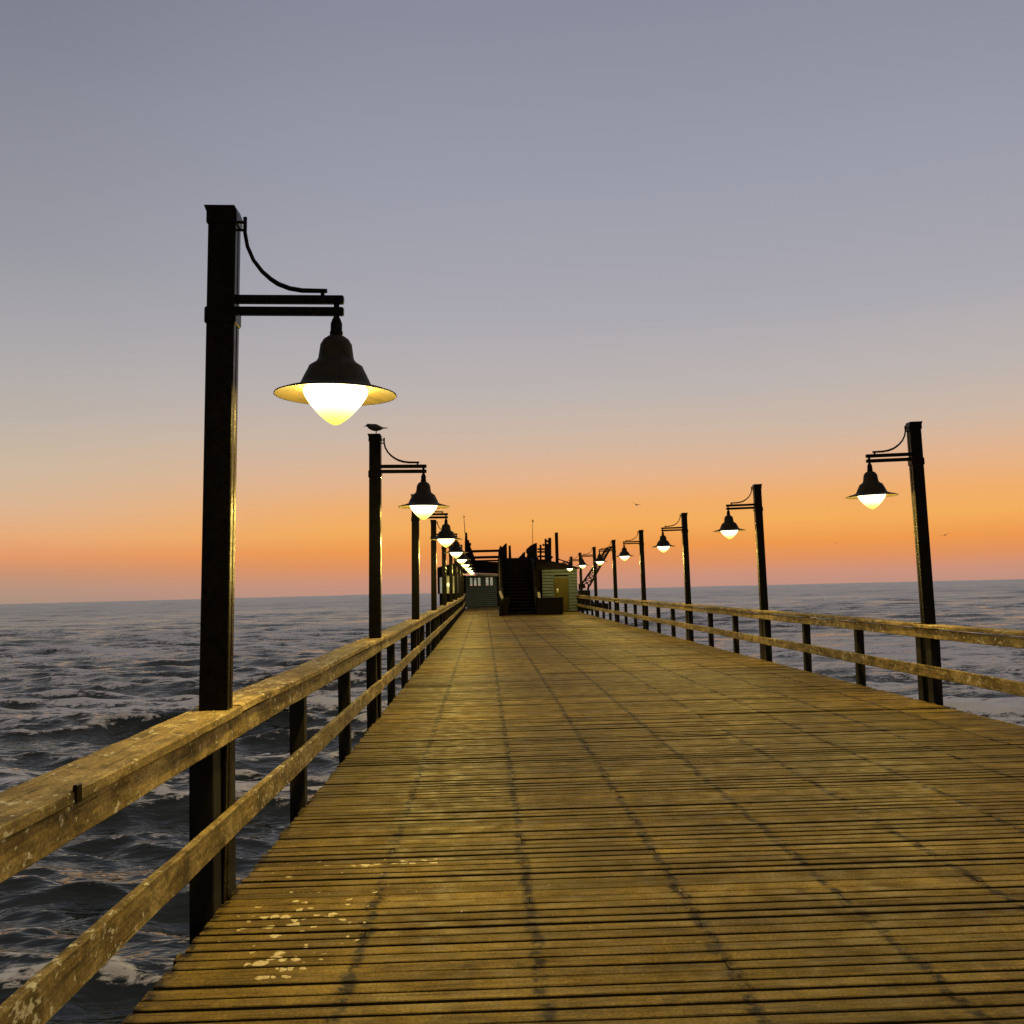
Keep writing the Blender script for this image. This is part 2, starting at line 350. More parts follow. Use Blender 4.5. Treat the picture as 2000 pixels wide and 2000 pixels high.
    dist = m.math('SQRT', m.math('ADD', m.math('MULTIPLY', sx.outputs['X'], sx.outputs['X']), m.math('MULTIPLY', sx.outputs['Y'], sx.outputs['Y'])))
    calm = m.rng(dist, 40, 500, 0.06, 0.38)
    rip = m.noise(2.4, 2, (0.6, 1.4, 1), vec=geo, rough=0.5, dist=0.3)
    rough = m.math('MAXIMUM', m.rng(foam, 0, 0.6, 0.06, 0.6), calm)
    bp = m.n('ShaderNodeBump', Strength=0.5, Distance=0.16); m.l(rip, bp.inputs['Height'])
    gl = m.n('ShaderNodeBsdfGlossy'); gl.inputs['Color'].default_value = (0.98, 0.94, 0.84, 1); m.l(rough, gl.inputs['Roughness']); m.l(bp.outputs[0], gl.inputs['Normal'])
    body = m.n('ShaderNodeBsdfDiffuse'); body.inputs['Color'].default_value = (0.004, 0.012, 0.010, 1)
    white = m.n('ShaderNodeBsdfDiffuse'); white.inputs['Color'].default_value = (0.97, 0.92, 0.85, 1); m.l(bp.outputs[0], white.inputs['Normal'])
    fr = m.n('ShaderNodeFresnel', IOR=1.5); m.l(bp.outputs[0], fr.inputs['Normal'])
    w1 = m.n('ShaderNodeMixShader'); m.l(fr.outputs[0], w1.inputs[0]); m.l(body.outputs[0], w1.inputs[1]); m.l(gl.outputs[0], w1.inputs[2])
    w2 = m.n('ShaderNodeMixShader'); m.l(m.math('MULTIPLY', foam, 0.95), w2.inputs[0]); m.l(w1.outputs[0], w2.inputs[1]); m.l(white.outputs[0], w2.inputs[2])
    m.l(w2.outputs[0], m.o.inputs['Surface'])
    me.materials.append(m.m)
    o = bpy.data.objects.new('sea', me); COL.objects.link(o); o['kind'] = 'structure'
    return o
make_sea()

# ------------------------------------------------------------------ pier deck
DL, DR = -1.425, 5.83
def narrowing(x, y):
    y = max(y, 5.0); l = 0.06 * (1 - math.exp(-(y - 5) / 10)); r = -0.10 * (1 - math.exp(-(y - 5) / 20))
    t = min(max((x - DL) / (DR - DL), 0), 1); return x + (1 - t) * l + t * r
SEAM0, SEAM = -0.607, 0.811
def make_deck():
    joists = [DL] + [SEAM0 + SEAM * k for k in range(0, 8)] + [DR]
    vs = []; fs = []; tint = []; mi = []
    y = -3.0
    while y < 91:
        pitch = 0.112 * random.uniform(0.965, 1.035); gap = random.choice((0.023, 0.025, 0.026, 0.029))
        cuts = [0] + [i for i in range(1, 9) if random.random() < 0.16] + [9]
        for a, b in zip(cuts, cuts[1:]):
            x0 = joists[a] + random.uniform(0.0008, 0.003) + (random.uniform(-0.018, 0.012) if a == 0 else 0)
            x1 = joists[b] - random.uniform(0.0008, 0.003) + (random.uniform(-0.012, 0.018) if b == 9 else 0)
            w = pitch - gap * random.uniform(0.85, 1.15); ja, jb = random.gauss(0, 0.0017), random.gauss(0, 0.0017); tl = random.gauss(0, 0.0014)
            ya, yb = y + random.gauss(0, 0.0022), y + random.gauss(0, 0.0022); e = 0.0035; cup = random.uniform(0, 0.003)
            n = len(vs); nx = max(2, int((x1 - x0) / 0.4)); ring = 6
            ph, am = random.uniform(0, 6.28), random.uniform(0, 0.003); tv = random.gauss(0.5, 0.22)
            for i in range(nx + 1):
                t = i / nx; x = x0 + (x1 - x0) * t; yy = ya + (yb - ya) * t + am * math.sin(t * 5 + ph); zz = ja + (jb - ja) * t + am * math.sin(t * 4 + ph * 2)
                ch = abs(random.gauss(0, 0.0016))
                vs += [(x, yy, zz - 0.038), (x, yy + ch, zz - e - tl), (x, yy + e + ch, zz - tl), (x, yy + w - e - ch, zz + tl), (x, yy + w - ch, zz + tl - e), (x, yy + w, zz - 0.038)]
                tint += [tv] * 6
            for i in range(nx):
                for k in range(5):
                    p = n + i * 6 + k; fs.append((p, p + 6, p + 7, p + 1)); mi.append(1 if k in (0, 4) else 0)  # board sides coloured near-black, painting in the shade of the gaps
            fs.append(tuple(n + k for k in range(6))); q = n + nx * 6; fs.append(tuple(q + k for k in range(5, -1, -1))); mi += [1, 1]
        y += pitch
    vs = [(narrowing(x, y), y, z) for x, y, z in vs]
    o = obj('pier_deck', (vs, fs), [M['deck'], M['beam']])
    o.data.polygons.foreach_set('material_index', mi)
    a = o.data.attributes.new('tint', 'FLOAT', 'POINT'); a.data.foreach_set('value', np.clip(tint, 0, 1).astype(np.float32))
    o['kind'] = 'structure'
    bm = bmesh.new()
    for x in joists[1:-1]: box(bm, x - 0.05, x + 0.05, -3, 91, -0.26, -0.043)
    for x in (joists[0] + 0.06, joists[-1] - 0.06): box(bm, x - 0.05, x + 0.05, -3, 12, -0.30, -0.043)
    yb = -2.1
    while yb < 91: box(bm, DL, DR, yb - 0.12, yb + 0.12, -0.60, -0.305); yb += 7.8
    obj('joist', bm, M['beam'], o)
    return o
make_deck()

# ------------------------------------------------------------------ railings
LY = [5.69 + 7.8 * n for n in range(-1, 10)]             # lamp pole stations along the pier
CAPZ = 1.02
def railing(name, label, side, y_start, y_end, rise=None):
    edge = DL if side < 0 else DR; s = side
    root = thing(name, label, 'railing', (edge, y_start, 0))
    def put(o):
        for v in o.data.vertices: v.co.x = narrowing(v.co.x, v.co.y)
        o.location = (-edge, -y_start, 0); o.parent = root; return o
    X = lambda a, b: tuple(sorted((edge + s * a, edge + s * b)))    # a, b measured outwards from the deck edge
    st = [y for y in LY if y_start - 0.2 < y < y_end - 1]
    marks = st + [y_end] if (y_end - st[-1]) > 1.5 else st
    for i, (a, b) in enumerate(zip(marks, marks[1:])):
        sd = int(abs(edge) * 100) + i * 7
        put(obj('cap_board', plank(*X(-0.065, 0.19), a + 0.12 + .004 * (i % 2), b + 0.116, CAPZ - 0.045 + 0.006 * (i % 2), CAPZ + 0.006 * (i % 2), 22, 0.005, sd, rise), M['rail'], None))
        put(obj('top_board', plank(*X(-0.045, 0.0), a + 0.115, b + 0.108, 0.848, CAPZ - 0.052, 22, 0.004, sd + 1, rise), M['rail'], None))
        put(obj('lower_board', plank(*X(-0.045, 0.0), a + 0.115, b + 0.108, 0.335, 0.485, 22, 0.004, sd + 2, rise), M['rail'], None))
        for k in (1, 2):
            if b - a < 5 and k == 2: continue
            yy = a + 2.6 * k - 0.14; bm = bmesh.new(); x0, x1 = X(0.004, 0.12)
            rot = Matrix.Rotation(random.gauss(0, 0.008), 3, 'X')
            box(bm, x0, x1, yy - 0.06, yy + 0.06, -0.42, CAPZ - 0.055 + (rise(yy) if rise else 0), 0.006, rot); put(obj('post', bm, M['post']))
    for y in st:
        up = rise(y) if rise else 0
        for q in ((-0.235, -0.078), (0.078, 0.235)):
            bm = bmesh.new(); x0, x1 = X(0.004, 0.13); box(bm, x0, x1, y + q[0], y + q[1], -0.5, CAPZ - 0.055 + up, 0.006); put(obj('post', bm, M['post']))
    return root, put
lrise = lambda y: max(0.0, (y - 67) / 9) * 0.2
rl, putl = railing('railing', 'long weathered timber railing along the left edge, running close past the camera', -1, LY[0], 76.0, lrise)
rr_, putr = railing('railing', 'long timber railing along the right edge of the pier, ending at the green hut', 1, LY[1], 62.9)
bm = bmesh.new(); box(bm, DL + 0.055, DL + 0.0705, 3.475, 3.52, 0.970, 1.031, 0.003)
putl(obj('bracket', bm, M['pole']))  # dark notch in the cap edge, imitated by an added black block

# ------------------------------------------------------------------ lamp posts
SHADE = [(0.0, 0.51), (0.042, 0.505), (0.07, 0.485), (0.088, 0.455), (0.094, 0.41), (0.099, 0.375), (0.112, 0.355), (0.150, 0.330), (0.157, 0.312), (0.171, 0.285), (0.19, 0.245), (0.200, 0.222),
         (0.235, 0.208), (0.29, 0.193), (0.338, 0.176), (0.340, 0.168), (0.334, 0.170), (0.288, 0.185), (0.235, 0.200), (0.196, 0.212), (0.18, 0.25), (0.09, 0.36), (0.0, 0.40)]
GLASS = [(0.0, 0.37), (0.06, 0.36), (0.12, 0.30), (0.172, 0.222), (0.188, 0.196), (0.184, 0.176), (0.170, 0.150), (0.148, 0.118), (0.120, 0.085), (0.088, 0.052), (0.056, 0.025), (0.028, 0.007), (0.010, 0.0008), (0.0, 0.0)]
LAMP_LIGHT = bpy.data.lights.new('lamp_light', 'POINT'); LAMP_LIGHT.energy = LAMP_W; LAMP_LIGHT.color = (1, 0.705, 0.14); LAMP_LIGHT.shadow_soft_size = 0.07
def lamp_post(name, label, tip, top, base=-0.55):
    """square timber pole with a double arm towards +x; base origin on the deck level"""
    root = thing(name, label, 'lamp post', (0, 0, 0), 'lamp posts along the pier')
    bm = bmesh.new(); box(bm, -0.077, 0.077, -0.062, -0.006, base, top - 0.045, 0.006); box(bm, -0.077, 0.077, 0.006, 0.062, base, top - 0.045, 0.006); box(bm, -0.07, 0.066, -0.012, 0.012, base + .01, top - 0.05)
    pole = obj('pole', bm, M['pole'], root)
    bm = bmesh.new()
    q = [(-.084, top - .10), (.084, top - .10), (.084, top - .05), (.084, top - 0.035), (.07, top), (-.1, top), (-.095, top - .012), (-.084, top - .04)]
    prism(bm, q, -0.07, 0.07); obj('cap', bm, M['pole'], root)
    bm = bmesh.new(); box(bm, -0.087, 0.087, -0.071, 0.071, tip + 0.56, tip + 0.655, 0.008); obj('collar', bm, M['pole'], root)
    for dz in (0.645, 0.712):
        bm = bmesh.new()
        vs = box(bm, 0.07, 0.675, -0.022, 0.022, tip + dz - 0.023, tip + dz + 0.023, 0.006)
        obj('arm', bm, M['pole'], root)
    bm = bmesh.new()
    pts = [(.115, 1.19), (.115, 1.10), (.13, 1.02), (.165, .94), (.214, .875), (.264, .83), (.306, .802), (.37, .777), (.44, .765), (.58, .763)]
    ext = top - (tip + 1.235)
    pz = [(x, 0, tip + z + (ext * (z - .763) / .427)) for x, z in pts]
    tube(bm, pz, [.011, .011, .011, .011, .012, .013, .014, .014, .014, .013], 8)
    bar(bm, (0.07, 0, pz[0][2] - .03), (.115, 0, pz[0][2] - .03), .014); bar(bm, (0.07, 0, pz[0][2] - .075), (.115, 0, pz[0][2] - .075), .012)
    bar(bm, (.555, 0, tip + .735), (.555, 0, tip + .765), .02); obj('brace', bm, M['pole'], root, True)
    bm = bmesh.new(); lathe(bm, [(0.0, 0.72), (0.016, 0.72), (0.016, 0.615), (0.024, 0.60), (0.033, 0.575), (0.033, 0.535), (0.038, 0.525), (0.036, 0.512), (0.02, 0.50), (0.0, 0.50)], 0.634, tip, 16); obj('hanger', bm, M['pole'], root, True)
    bm = bmesh.new(); lathe(bm, SHADE, 0.634, tip, 48, [0] * 14 + [1] * 8)
    sh = obj('shade', bm, [M['shade'], M['reflector']], root, True)
    bm = bmesh.new(); lathe(bm, [(r * 0.96, z) for r, z in GLASS], 0.634, tip, 28); obj('globe', bm, M['bulb'], root, True)
    lo = bpy.data.objects.new('lamp_light', LAMP_LIGHT); COL.objects.link(lo); lo.parent = root; lo.location = (0.634, 0, tip + 0.12)
    return root
RG = 'lamp posts along the pier'
p1 = lamp_post('lamp_post', 'nearest lamp post, tall in the left foreground, its lit globe largest of all', 2.585, 3.815)
p1.location = (-1.495, LY[1], 0); p1.rotation_euler = (0, math.radians(1.25), 0)
p2 = lamp_post('lamp_post', 'lamp post on the left railing with a gull standing on its flat cap', 2.56, 3.70)
p2.location = (narrowing(-1.475, LY[2]), LY[2], 0); p2.rotation_euler = (0, math.radians(0.9), 0)
left = {3: ('left lamp post behind the gull post, its pole top hidden by a lit globe', 0.9, 0.975),
        4: ('left lamp post whose bracket shows just under the second globe of the row', 0.8, 0.97),
        5: ('left lamp post, first of the crowded far lamps before the verandah roof', 0.6, 0.97),
        6: ('left lamp post, second of the crowded far lamps near the verandah', 0.5, 0.965),
        7: ('left lamp post, third of the crowded far lamps, its globe merging with neighbours', 0.5, 0.965),
        8: ('lamp post on the left railing, second last before the restaurant front', 0.5, 0.96),
        0: ('lamp post on the left railing behind the camera lighting the nearest planks', 0.8, 1.0)}
left[9] = ('farthest and smallest lamp post of the left row, tight against the restaurant front', 0.5, 0.96)
for n, (lab, lean, sc) in left.items():
    c = copy_tree(p2); c['label'] = lab; c.location = (narrowing(-1.475, LY[n]), LY[n], 0); c.rotation_euler = (0, math.radians(lean), 0); c.scale = (1, 1, sc)
right = {1: ('lamp post on the right railing beside the camera, out over the nearest planks', 1.0, 1.0, 5.93), 0: ('lamp post on the right railing behind the camera', 1.0, 1.0, 5.93),
         2: ('largest lamp post on the right railing, leaning inwards beside open sea', 1.3, 1.005, 5.945), 3: ('second lamp post from the right edge of the photo, leaning slightly inwards', 1.0, 0.99, 5.915),
         4: ('lamp post standing third from the right edge, below and right of the flying gull', 0.7, 0.98, 5.90), 5: ('lamp post standing fourth from the right edge, clear of the crane boom', 0.7, 0.965, 5.87),
         6: ('lamp post whose lamp hangs in front of the crane boom tip', 0.6, 0.965, 5.865), 7: ('lamp post in front of the middle of the lattice crane boom', 0.6, 0.965, 5.86),
         8: ('lamp post at the right corner of the green hut, its globe against the wall top', 0.6, 0.955, 5.87),
         9: ('lamp post rising behind the roof of the green hut, its globe hidden', 0.6, 0.955, 6.02)}
for n, (lab, lean, sc, x) in right.items():
    c = copy_tree(p2); c['label'] = lab; c.location = (narrowing(x, LY[n]), LY[n], 0); c.rotation_euler = (0, math.radians(lean), math.pi); c.scale = (1, 1, sc)

# ------------------------------------------------------------------ gulls
def gull_standing():
    prof = [(260, 812, 818), (300, 796, 820), (345, 772, 818), (372, 748, 812), (410, 706, 822), (440, 686, 852), (475, 679, 905), (550, 688, 962), (650, 697, 1012), (750, 698, 1042), (850, 704, 1050),
            (900, 724, 1046), (1000, 775, 1022), (1080, 824, 1004), (1130, 850, 962), (1180, 868, 940), (1280, 884, 931), (1350, 885, 925), (1425, 898, 908)]
    sc = 13.45 / 2000 / 24.15; bm = bmesh.new(); rings = []; n = 14
    for i, (x, a, b) in enumerate(prof):
        cx = (x - 835) * sc; cz = (1190 - (a + b) / 2) * sc; rz = max((b - a) / 2 * sc, 0.002); ry = rz * 0.8 if i > 3 else max(rz * 0.7, 0.002)
        if i > 13: ry = max(rz, 0.016 * (1.2 - (i - 14) * 0.12))
        rings.append([bm.verts.new((cx, ry * math.cos(2 * math.pi * k / n), cz + rz * math.sin(2 * math.pi * k / n))) for k in range(n)])
    for j, (A, B) in enumerate(zip(rings, rings[1:])):
        for k in range(n):
            f = bm.faces.new((A[k], A[(k + 1) % n], B[(k + 1) % n], B[k])); f.material_index = 1 if j < 2 else 0
    bm.faces.new(rings[0][::-1]).material_index = 1; bm.faces.new(rings[-1])
    nf = len(bm.faces)
    for sy, ox in ((-0.018, 0.006), (0.02, -0.006)):
        tube(bm, [(ox + .003, sy, 0.055), (ox + 0.006, sy, 0.022), (ox, sy, 0.003)], [.0042, .0032, .0035], 6)
        for a in (-0.5, 0, 0.5): bar(bm, (ox + .004, sy, 0.003), (ox - 0.03 * math.cos(a), sy + 0.03 * math.sin(a), 0.002), .004, .003)
    bm.faces.ensure_lookup_table()
    for f in list(bm.faces)[nf:]: f.material_index = 1
    return obj('gull', bm, [M['gull'], M['beak']], None, True)
g = tag(gull_standing(), 'small dark gull standing on the cap of a lamp post', 'bird')
g.location = (narrowing(-1.475, LY[2]) + 0.065, LY[2], 3.703)
def gull_flying(name, label, loc, span, wl, wr, rot, body_pitch=0.0):
    bm = bmesh.new(); n = 10; h = span / 2; rings = []
    for x, r in ((-.30, .012), (-.24, .04), (-.12, .075), (.04, .085), (.16, .055), (.24, .045), (.29, .035), (.33, .008)):
        rings.append([bm.verts.new((x * span * .75, r * .55 * span * math.cos(2 * math.pi * k / n), r * .55 * span * math.sin(2 * math.pi * k / n))) for k in range(n)])
    for A, B in zip(rings, rings[1:]):
        for k in range(n): bm.faces.new((A[k], A[(k + 1) % n], B[(k + 1) % n], B[k]))
    bm.faces.new(rings[0][::-1]); bm.faces.new(rings[-1])
    a = [bm.verts.new((x * span, y * span, z * span)) for x, y, z in ((-.2, 0, .012), (-.33, -.05, 0), (-.33, .05, 0), (-.2, 0, -.006), (-.33, -.05, -.006), (-.33, .05, -.006))]
    bm.faces.new(a[:3]); bm.faces.new(a[:2:-1])
    for s, dr in ((-1, wl), (1, wr)):
        prev = None
        for t, ch, sw in ((0.05, .2, .0), (.25, .2, .06), (.5, .17, .05), (.75, .12, -.03), (1.0, .02, -.16)):
            z = (dr * math.sin(min(t, .5) * 2 * 1.2) + (t - .5) * (-.25 if t > .5 else 0) * abs(dr) * 2) * h * .8
            yv = s * t * h; xf = (sw + ch / 2) * span * .8; xb = (sw - ch / 2) * span * .8; th = .012 * span * (1.1 - t)
            cur = [bm.verts.new((xf, yv, z)), bm.verts.new(((xf + xb) / 2, yv, z + th)), bm.verts.new((xb, yv, z)), bm.verts.new(((xf + xb) / 2, yv, z - th * .6))]
            if prev:
                for k in range(4): bm.faces.new((prev[k], prev[(k + 1) % 4], cur[(k + 1) % 4], cur[k]))
            else: bm.faces.new(cur)
            prev = cur
        bm.faces.new(prev)
    o = obj(name, bm, M['gull'], None, True); tag(o, label, 'bird'); o.location = loc; o.rotation_euler = rot
    return o

# point at distance Y along the pier seen in direction of a photo pixel: gives real positions for far things
CR = camera_rotation()
def at(px, py, Y):
    w = CR @ Vector((px - 1000, -(py - 1000), -2000)); return Vector((0, 0, CAM_H)) + w * (Y / w.y)
gull_flying('gull', 'dark gull gliding in the orange sky between the lamp rows', at(1243, 986, 95), 1.25, 0.3, 0.2, (math.radians(22), math.radians(8), math.radians(60)))
gull_flying('gull', 'faint gull banking low in the sky right of the largest right-hand lamp post', at(1846, 1045, 75), 1.05, 0.15, 0.1, (math.radians(-15), math.radians(-5), math.radians(70)))
gull_flying('gull', 'tiny distant gull low in the sky between the two largest right-hand lamp posts', at(1632, 1061, 170), 1.0, 0.35, 0.35, (math.radians(5), 0, math.radians(85)))

# ------------------------------------------------------------------ end-of-pier buildings
zo = lambda X, Y, D: at(820 + X / 5.367, 980 + Y / 5.367, D)
def clapboard(x0, x1, y, z0, z1, pitch, holes=()):
    """a wall of overlapping boards facing -y, with rectangular openings"""
    bm = bmesh.new(); z = z0
    while z < z1 - 0.01:
        zt = min(z + pitch, z1); cuts = [x0, x1]
        for hx0, hx1, hz0, hz1 in holes:
            if zt > hz0 + 0.02 and z < hz1 - 0.02: cuts += [hx0, hx1]
        cuts = sorted(cuts)
        for a, b in zip(cuts[::2], cuts[1::2]):
            g = min(pitch * 0.24, zt - z - 0.005)
            box(bm, a, b, y - 0.05, y + 0.06, z + g, zt); n0 = len(bm.faces)
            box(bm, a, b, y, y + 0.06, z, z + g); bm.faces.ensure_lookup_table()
            for f in list(bm.faces)[n0:]: f.material_index = 1  # groove faces coloured dark to paint the shadow under each board
        z = zt
    return bm
# green hut on the right
hut = thing('green_hut', 'green clapboard hut with an olive door at the right end of the pier', 'hut', (4.6, 63, 0))
def H(o, root): o.location = -Vector(root.location); o.parent = root; return o
H(obj('wall', clapboard(3.62, 5.78, 63.0, 0.02, 2.62, 0.185, [(4.36, 5.20, 0, 2.13)]), [M['green'], M['roof']]), hut)
H(bxo('side_panel', M['timber'], None, 3.112, 3.615, 63.2, 63.3, 0.02, 2.62), hut)  # dark sheet added to stand in for the shaded recess beside the staircase
bm = bmesh.new(); box(bm, 5.70, 5.76, 63.06, 66, 0.02, 2.6); box(bm, 3.62, 3.68, 63.06, 66, 0.02, 2.6); box(bm, 3.62, 5.76, 66, 66.1, 0.02, 2.6); H(obj('side_wall', bm, M['darkgreen']), hut)
bm = bmesh.new(); prism(bm, [(3.25, 2.63), (5.92, 2.63), (5.92, 2.70), (4.9, 2.98), (4.1, 3.16), (3.25, 3.20)], 62.75, 66.3); H(obj('roof', bm, M['roof']), hut)
dr = H(bxo('door', M['door'], None, 4.36, 5.20, 62.985, 63.03, 0.03, 2.13), hut)
bm = bmesh.new(); box(bm, 4.32, 4.36, 62.95, 63.02, 0.03, 2.17); box(bm, 5.20, 5.24, 62.95, 63.02, 0.03, 2.17); box(bm, 4.36, 5.20, 62.95, 63.02, 2.13, 2.17); H(obj('door_frame', bm, M['darkgreen']), hut)
bm = bmesh.new(); lathe(bm, [(0, 0), (.055, 0), (.06, .02), (.04, .03), (0, .03)], 0, 0, 16)
bmesh.ops.rotate(bm, verts=bm.verts, cent=(0, 0, 0), matrix=Matrix.Rotation(math.radians(90), 3, 'X')); bmesh.ops.translate(bm, verts=bm.verts, vec=(4.55, 62.985, 1.38))
tube(bm, [(4.50, 62.95, 1.28), (4.52, 62.93, 1.235), (4.56, 62.93, 1.225), (4.60, 62.95, 1.26)], .018, 6); o = obj('handle', bm, M['white']); o.parent = dr
bm = bmesh.new(); pts = [zo(1445, 600, 64), zo(1490, 618, 64), zo(1570, 640, 64)]
bar(bm, pts[0], pts[2], .07); bar(bm, zo(1450, 640, 64), zo(1450, 595, 64), .06); bar(bm, zo(1510, 665, 64), zo(1510, 622, 64), .06); bar(bm, zo(1562, 690, 64), zo(1562, 638, 64), .06); bar(bm, zo(1440, 650, 64), zo(1560, 695, 64), .12); H(obj('roof_rail', bm, M['roof']), hut)

# staircase tower in the middle
st = thing('staircase', 'dark timber staircase with high boarded sides leading up to the roof terrace', 'staircase', (2.0, 58.5, 0))
for k in range(14):
    y0 = 58.6 + k * 0.36; z = 0.19 * (k + 1)
    H(bxo('step', M['roof'], None, 1.15, 2.96, y0, y0 + 0.42, z - 0.06, z, bev=.006), st)
    if k == 13: break
H(bxo('back_wall', M['roof'], None, 0.95, 3.5, 64.2, 64.4, 0.02, 3.42), st)
bm = bmesh.new(); prism(bm, [(0, 0.02), (0, 0.4), (1, .4), (1, .02)], 0, 1); bm.free()
def side(x0, x1, prof, name, mat):
    bm = bmesh.new(); a = [bm.verts.new((x0, y, z)) for y, z in prof]; b = [bm.verts.new((x1, y, z)) for y, z in prof]; n = len(a)
    bm.faces.new(a); bm.faces.new(b[::-1])
    for i in range(n): bm.faces.new((a[i], b[i], b[(i + 1) % n], a[(i + 1) % n]))
    return H(obj(name, bm, mat), st)
side(1.0, 1.14, [(58.3, 0.02), (58.3, 1.0), (60.2, 1.6), (61.0, 3.4), (64.2, 3.4), (64.2, 0.02)], 'side_panel', M['timber'])
side(2.97, 3.11, [(58.3, 0.02), (58.3, 1.0), (60.2, 1.6), (61.0, 3.1), (64.2, 3.4), (64.2, 0.02)], 'side_panel', M['timber'])
side(0.86, 0.98, [(57.6, 0.02), (57.6, 0.5), (58.2, 1.05), (58.28, 1.0), (58.28, 0.02)], 'handrail_panel', M['timber'])
bm = bmesh.new(); bar(bm, zo(838, 940, 58), zo(868, 1020, 57.6), .13, .05); H(obj('handrail', bm, M['trim']), st)
bm = bmesh.new(); bar(bm, zo(1246, 950, 58.2), zo(1254, 1010, 58), .13, .05); H(obj('handrail', bm, M['trim']), st)
# boarded parapets at the stair head
pl = lambda pts, D: [(lambda v: (v.x, v.z))(zo(x, y, D)) for x, y in pts]
bm = bmesh.new(); prism(bm, pl([(825, 700), (825, 505), (838, 470), (850, 458), (862, 476), (880, 455), (898, 437), (912, 436), (916, 590), (935, 592), (936, 458), (953, 457), (960, 592), (1030, 592), (1030, 700)], 64.6), 64.6, 66.0)
H(obj('parapet', bm, M['roof']), st)
bm = bmesh.new(); prism(bm, pl([(1030, 700), (1030, 590), (1066, 556), (1092, 526), (1104, 524), (1104, 578), (1130, 578), (1134, 540), (1120, 522), (1124, 490), (1160, 458), (1196, 440), (1214, 432), (1228, 432), (1230, 606), (1260, 640), (1260, 700)], 64.6), 64.6, 66.0)
H(obj('parapet', bm, M['roof']), st)

# restaurant on the left
rs = thing('restaurant', 'low dark pier restaurant with green boarded front and lit verandah windows on the left', 'building', (-1, 84, 0))
slots = [(527, 550), (570, 592), (610, 634), (692, 718), (738, 764)]
holes = []
for a, b in slots:
    p, q = zo(a, 868, 85), zo(b, 800, 85); holes.append((p.x, q.x, p.z, q.z))
H(obj('wall', clapboard(-1.75, 1.12, 85.0, 0.02, 2.62, 0.16, holes), [M['darkgreen'], M['roof']]), rs)
for (x0, x1, z0, z1), lt in zip(holes, (0, 1, 1, 1, 1)): H(bxo('window', M['window_dim'], None, x0 - .01, x1 + .01, 85.03, 85.05, z0 - .03, z1 + .03), rs)
H(bxo('side_wall', M['timber'], None, 1.05, 2.3, 85.08, 85.3, 0.02, 2.7), rs)
a = zo(580, 752, 84.4); b = zo(915, 768, 84.4); bm = bmesh.new(); bar(bm, a - Vector((0, 0, .06)), b - Vector((0, 0, .03)), .17, .17); H(obj('fascia', bm, M['trim']), rs)
bm = bmesh.new(); prism(bm, pl([(470, 740), (470, 690), (580, 625), (830, 632), (930, 640), (930, 748), (580, 735)], 85), 84.5, 92); H(obj('roof', bm, M['roof']), rs)
bm = bmesh.new(); prism(bm, pl([(474, 720), (470, 440), (474, 330), (486, 318), (496, 330), (500, 398), (514, 400), (520, 428), (536, 432), (538, 455), (528, 462), (552, 520), (580, 600), (590, 720)], 84), 84.0, 84.4); H(obj('gable_screen', bm, M['roof']), rs)
bm = bmesh.new()
for y0, y1 in ((507, 526), (572, 592), (613, 624)):
    p, q = zo(540, y0, 85.5), zo(835, y1, 85.5); box(bm, p.x, q.x, 85.4, 85.55, q.z, p.z)
H(obj('terrace_rail', bm, M['roof']), rs)
# verandah wing
bm = bmesh.new(); prism(bm, pl([(188, 800), (186, 692), (250, 672), (400, 636), (480, 600), (480, 740), (300, 770)], 80), 79.4, 86); H(obj('verandah_roof', bm, M['roof']), rs)
p, q = zo(205, 962, 80), zo(480, 1130, 80); H(bxo('verandah_wall', M['timber'], None, p.x, q.x, 80.0, 80.15, -0.4, p.z), rs)
for x0, x1, mt in ((208, 250, 'window_dim'), (284, 322, 'window_warm'), (346, 380, 'window_warm'), (400, 420, 'window_dim')):
    p, q = zo(x0, 960, 80.1), zo(x1, 778, 80.1); w = H(bxo('window', M[mt], None, p.x, q.x, 80.08, 80.12, p.z, q.z), rs)
bm = bmesh.new()
for x in (200, 258, 330, 388, 430, 470):
    p = zo(x, 965, 80); q = zo(x, 770, 80); box(bm, p.x - .09, p.x + .09, 79.9, 80.06, p.z, q.z)
p, q = zo(195, 965, 80.2), zo(480, 770, 80.2); box(bm, p.x, q.x, 80.2, 80.3, p.z, q.z); H(obj('verandah_frame', bm, M['timber']), rs)
bm = bmesh.new(); bmesh.ops.create_icosphere(bm, subdivisions=2, radius=0.14); bmesh.ops.translate(bm, verts=bm.verts, vec=zo(300, 868, 79.8))
m = Mat('small lit globe'); m.set(Emission_Color=(1, .8, .3), Emission_Strength=2.5, Base_Color=(.5, .4, .2)); H(obj('wall_lamp', bm, m.m, None, True), rs)
H(bxo('verandah_floor', M['beam'], None, -3.6, DL - .06, 79.8, 88, -0.62, -0.41), rs)

# box, mast, aerials, terrace fence, crane
bx_ = thing('storage_box', 'large dark timber box standing on the deck in front of the olive door', 'box', (3.8, 58.2, 0))
bm = bmesh.new()
for k in range(5): box(bm, 3.09, 4.47, 57.75, 58.75, 0.02 + k * .18, 0.02 + k * .18 + .172, .008)
H(obj('body', bm, M['timber']), bx_); H(bxo('lid', M['timber'], None, 3.06, 4.50, 57.72, 58.78, 0.922, 0.965, bev=.01), bx_)
bm = bmesh.new()
for x, y in ((872, 1015), ):
    p = zo(872, 1015, 57.2); q = zo(948, 1185, 57.2)
    for k in range(4): box(bm, p.x, q.x - .12 * (3 - k) / 3, 57.2, 57.9, q.z + .02 + k * .235, q.z + .02 + k * .235 + .228, .008)
tag(obj('planter_crate', bm, M['timber']), 'dark slatted crate beside the foot of the staircase', 'crate')
mt = thing('mast', 'square dark post rising from the roof of the green hut', 'mast', (4.69, 65, 2.95)); bm = bmesh.new()
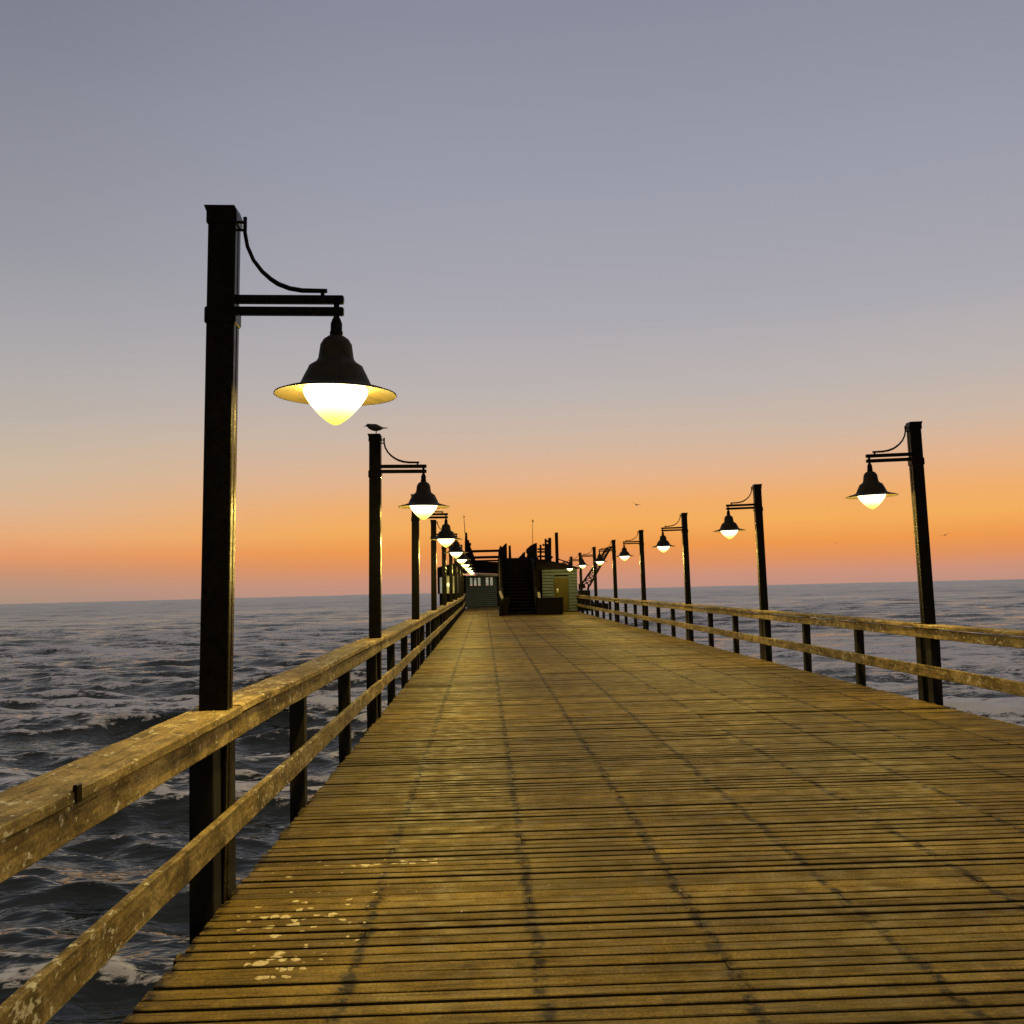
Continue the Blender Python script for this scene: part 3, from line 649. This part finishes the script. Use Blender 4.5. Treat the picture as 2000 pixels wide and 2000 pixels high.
a, b = zo(1440, 640, 65), zo(1431, 326, 65); bar(bm, a, b, .2, .16); bar(bm, b, b + Vector((0, 0, .02)), .22, .18); H(obj('post', bm, M['steel']), mt)
def aerial(label, a, b, r):
    bm = bmesh.new(); tube(bm, [a, (a + b) / 2, b], [r, r * .8, r * .5], 6); d = b - a
    tube(bm, [a + d * .9 + Vector((-.03, 0, 0)), a + d * .9 + Vector((.07, 0, 0))], .05, 6); tag(obj('aerial', bm, M['steel']), label, 'aerial')
aerial('thin aerial on the stepped gable screen of the restaurant', zo(474, 335, 84.2), zo(460, 138, 84.2), .03)
aerial('thin aerial rising above the stair parapet', zo(1184, 450, 65.2), zo(1181, 176, 65.2), .02)
fn = thing('terrace_fence', 'dark rooftop fence with posts and rails between stair parapet and mast', 'fence', (3.6, 66.5, 2.7)); D = 66.5
for x, y in ((1265, 450), (1318, 388), (1361, 378)):
    bm = bmesh.new(); bar(bm, zo(x + 2, 650, D), zo(x, y, D), .13 if x != 1361 else .2); H(obj('post', bm, M['steel']), fn)
for y in (496, 525, 572, 612):
    bm = bmesh.new(); bar(bm, zo(1232, y, D), zo(1372, y + 2, D), .12, .06); H(obj('rail', bm, M['steel']), fn)
bm = bmesh.new()
bar(bm, zo(1335, 440, D), zo(1336, 610, D), .35, .05); H(obj('screen_board', bm, M['steel']), fn)
def flood(label, x, y):
    t = thing('floodlight', label, 'floodlight', zo(x, y, 66.3)); bm = bmesh.new(); lathe(bm, [(0, .06), (.05, .05), (.1, -.06), (.08, -.05), (0, -.02)], 0, 0, 12)
    bmesh.ops.rotate(bm, verts=bm.verts, cent=(0, 0, 0), matrix=Matrix.Rotation(math.radians(75), 3, 'Y')); obj('head', bm, M['steel'], t); bm = bmesh.new(); bar(bm, (0, 0, 0), (.16 if x < 1310 else -.16, .1, -.03), .04); obj('bracket', bm, M['steel'], t)
flood('small floodlight left of the tallest terrace fence posts', 1297, 452); flood('small floodlight between the two tallest terrace fence posts', 1342, 414); flood('small floodlight low beside the right end of the terrace fence', 1386, 580)
z4 = lambda X, Y, D: at(1080 + X / 6.44, 980 + Y / 6.44, D)
cr = thing('crane', 'small lattice boom crane standing beyond the right railing near the hut', 'crane', (7.1, 72, 0.4)); bm = bmesh.new()
A0, A1, B0, B1 = z4(352, 1050, 72), z4(672, 590, 72), z4(458, 1060, 72), z4(712, 600, 72); T = z4(745, 560, 72)
for dy in (-.28, .28):
    v = Vector((0, dy, 0)); bar(bm, A0 + v, A1 + v, .085); bar(bm, B0 + v, B1 + v, .085); bar(bm, A1 + v, T + v * .5, .08); bar(bm, B1 + v, T + v * .5, .08)
    for k in range(7):
        t0, t1 = k / 7, (k + 1) / 7; p0, p1 = A0.lerp(A1, t0), A0.lerp(A1, t1); q0, q1 = B0.lerp(B1, t0), B0.lerp(B1, t1); bar(bm, p0 + v, q1 + v, .045); bar(bm, q0 + v, p1 + v, .045); bar(bm, p1 + v, q1 + v, .045)
for k in range(8):
    for P0, P1 in ((A0, A1), (B0, B1)): p = P0.lerp(P1, k / 7); bar(bm, p + Vector((0, -.28, 0)), p + Vector((0, .28, 0)), .045)
H(obj('boom', bm, M['steel']), cr)
bm = bmesh.new(); p, q = z4(318, 1060, 72), z4(462, 1200, 72); box(bm, p.x, q.x, 71.5, 72.6, 0.36, 1.25, .03); bar(bm, z4(330, 1110, 72), z4(330, 1030, 72), .1); bar(bm, z4(385, 1090, 72), z4(372, 1040, 72), .3); bar(bm, z4(440, 1110, 72), z4(452, 1040, 72), .14)
H(obj('cab', bm, M['steel']), cr)
lp = bxo('landing_platform', M['beam'], None, 6.02, 8.3, 68.3, 78, -0.1, 0.355); lp['kind'] = 'structure'
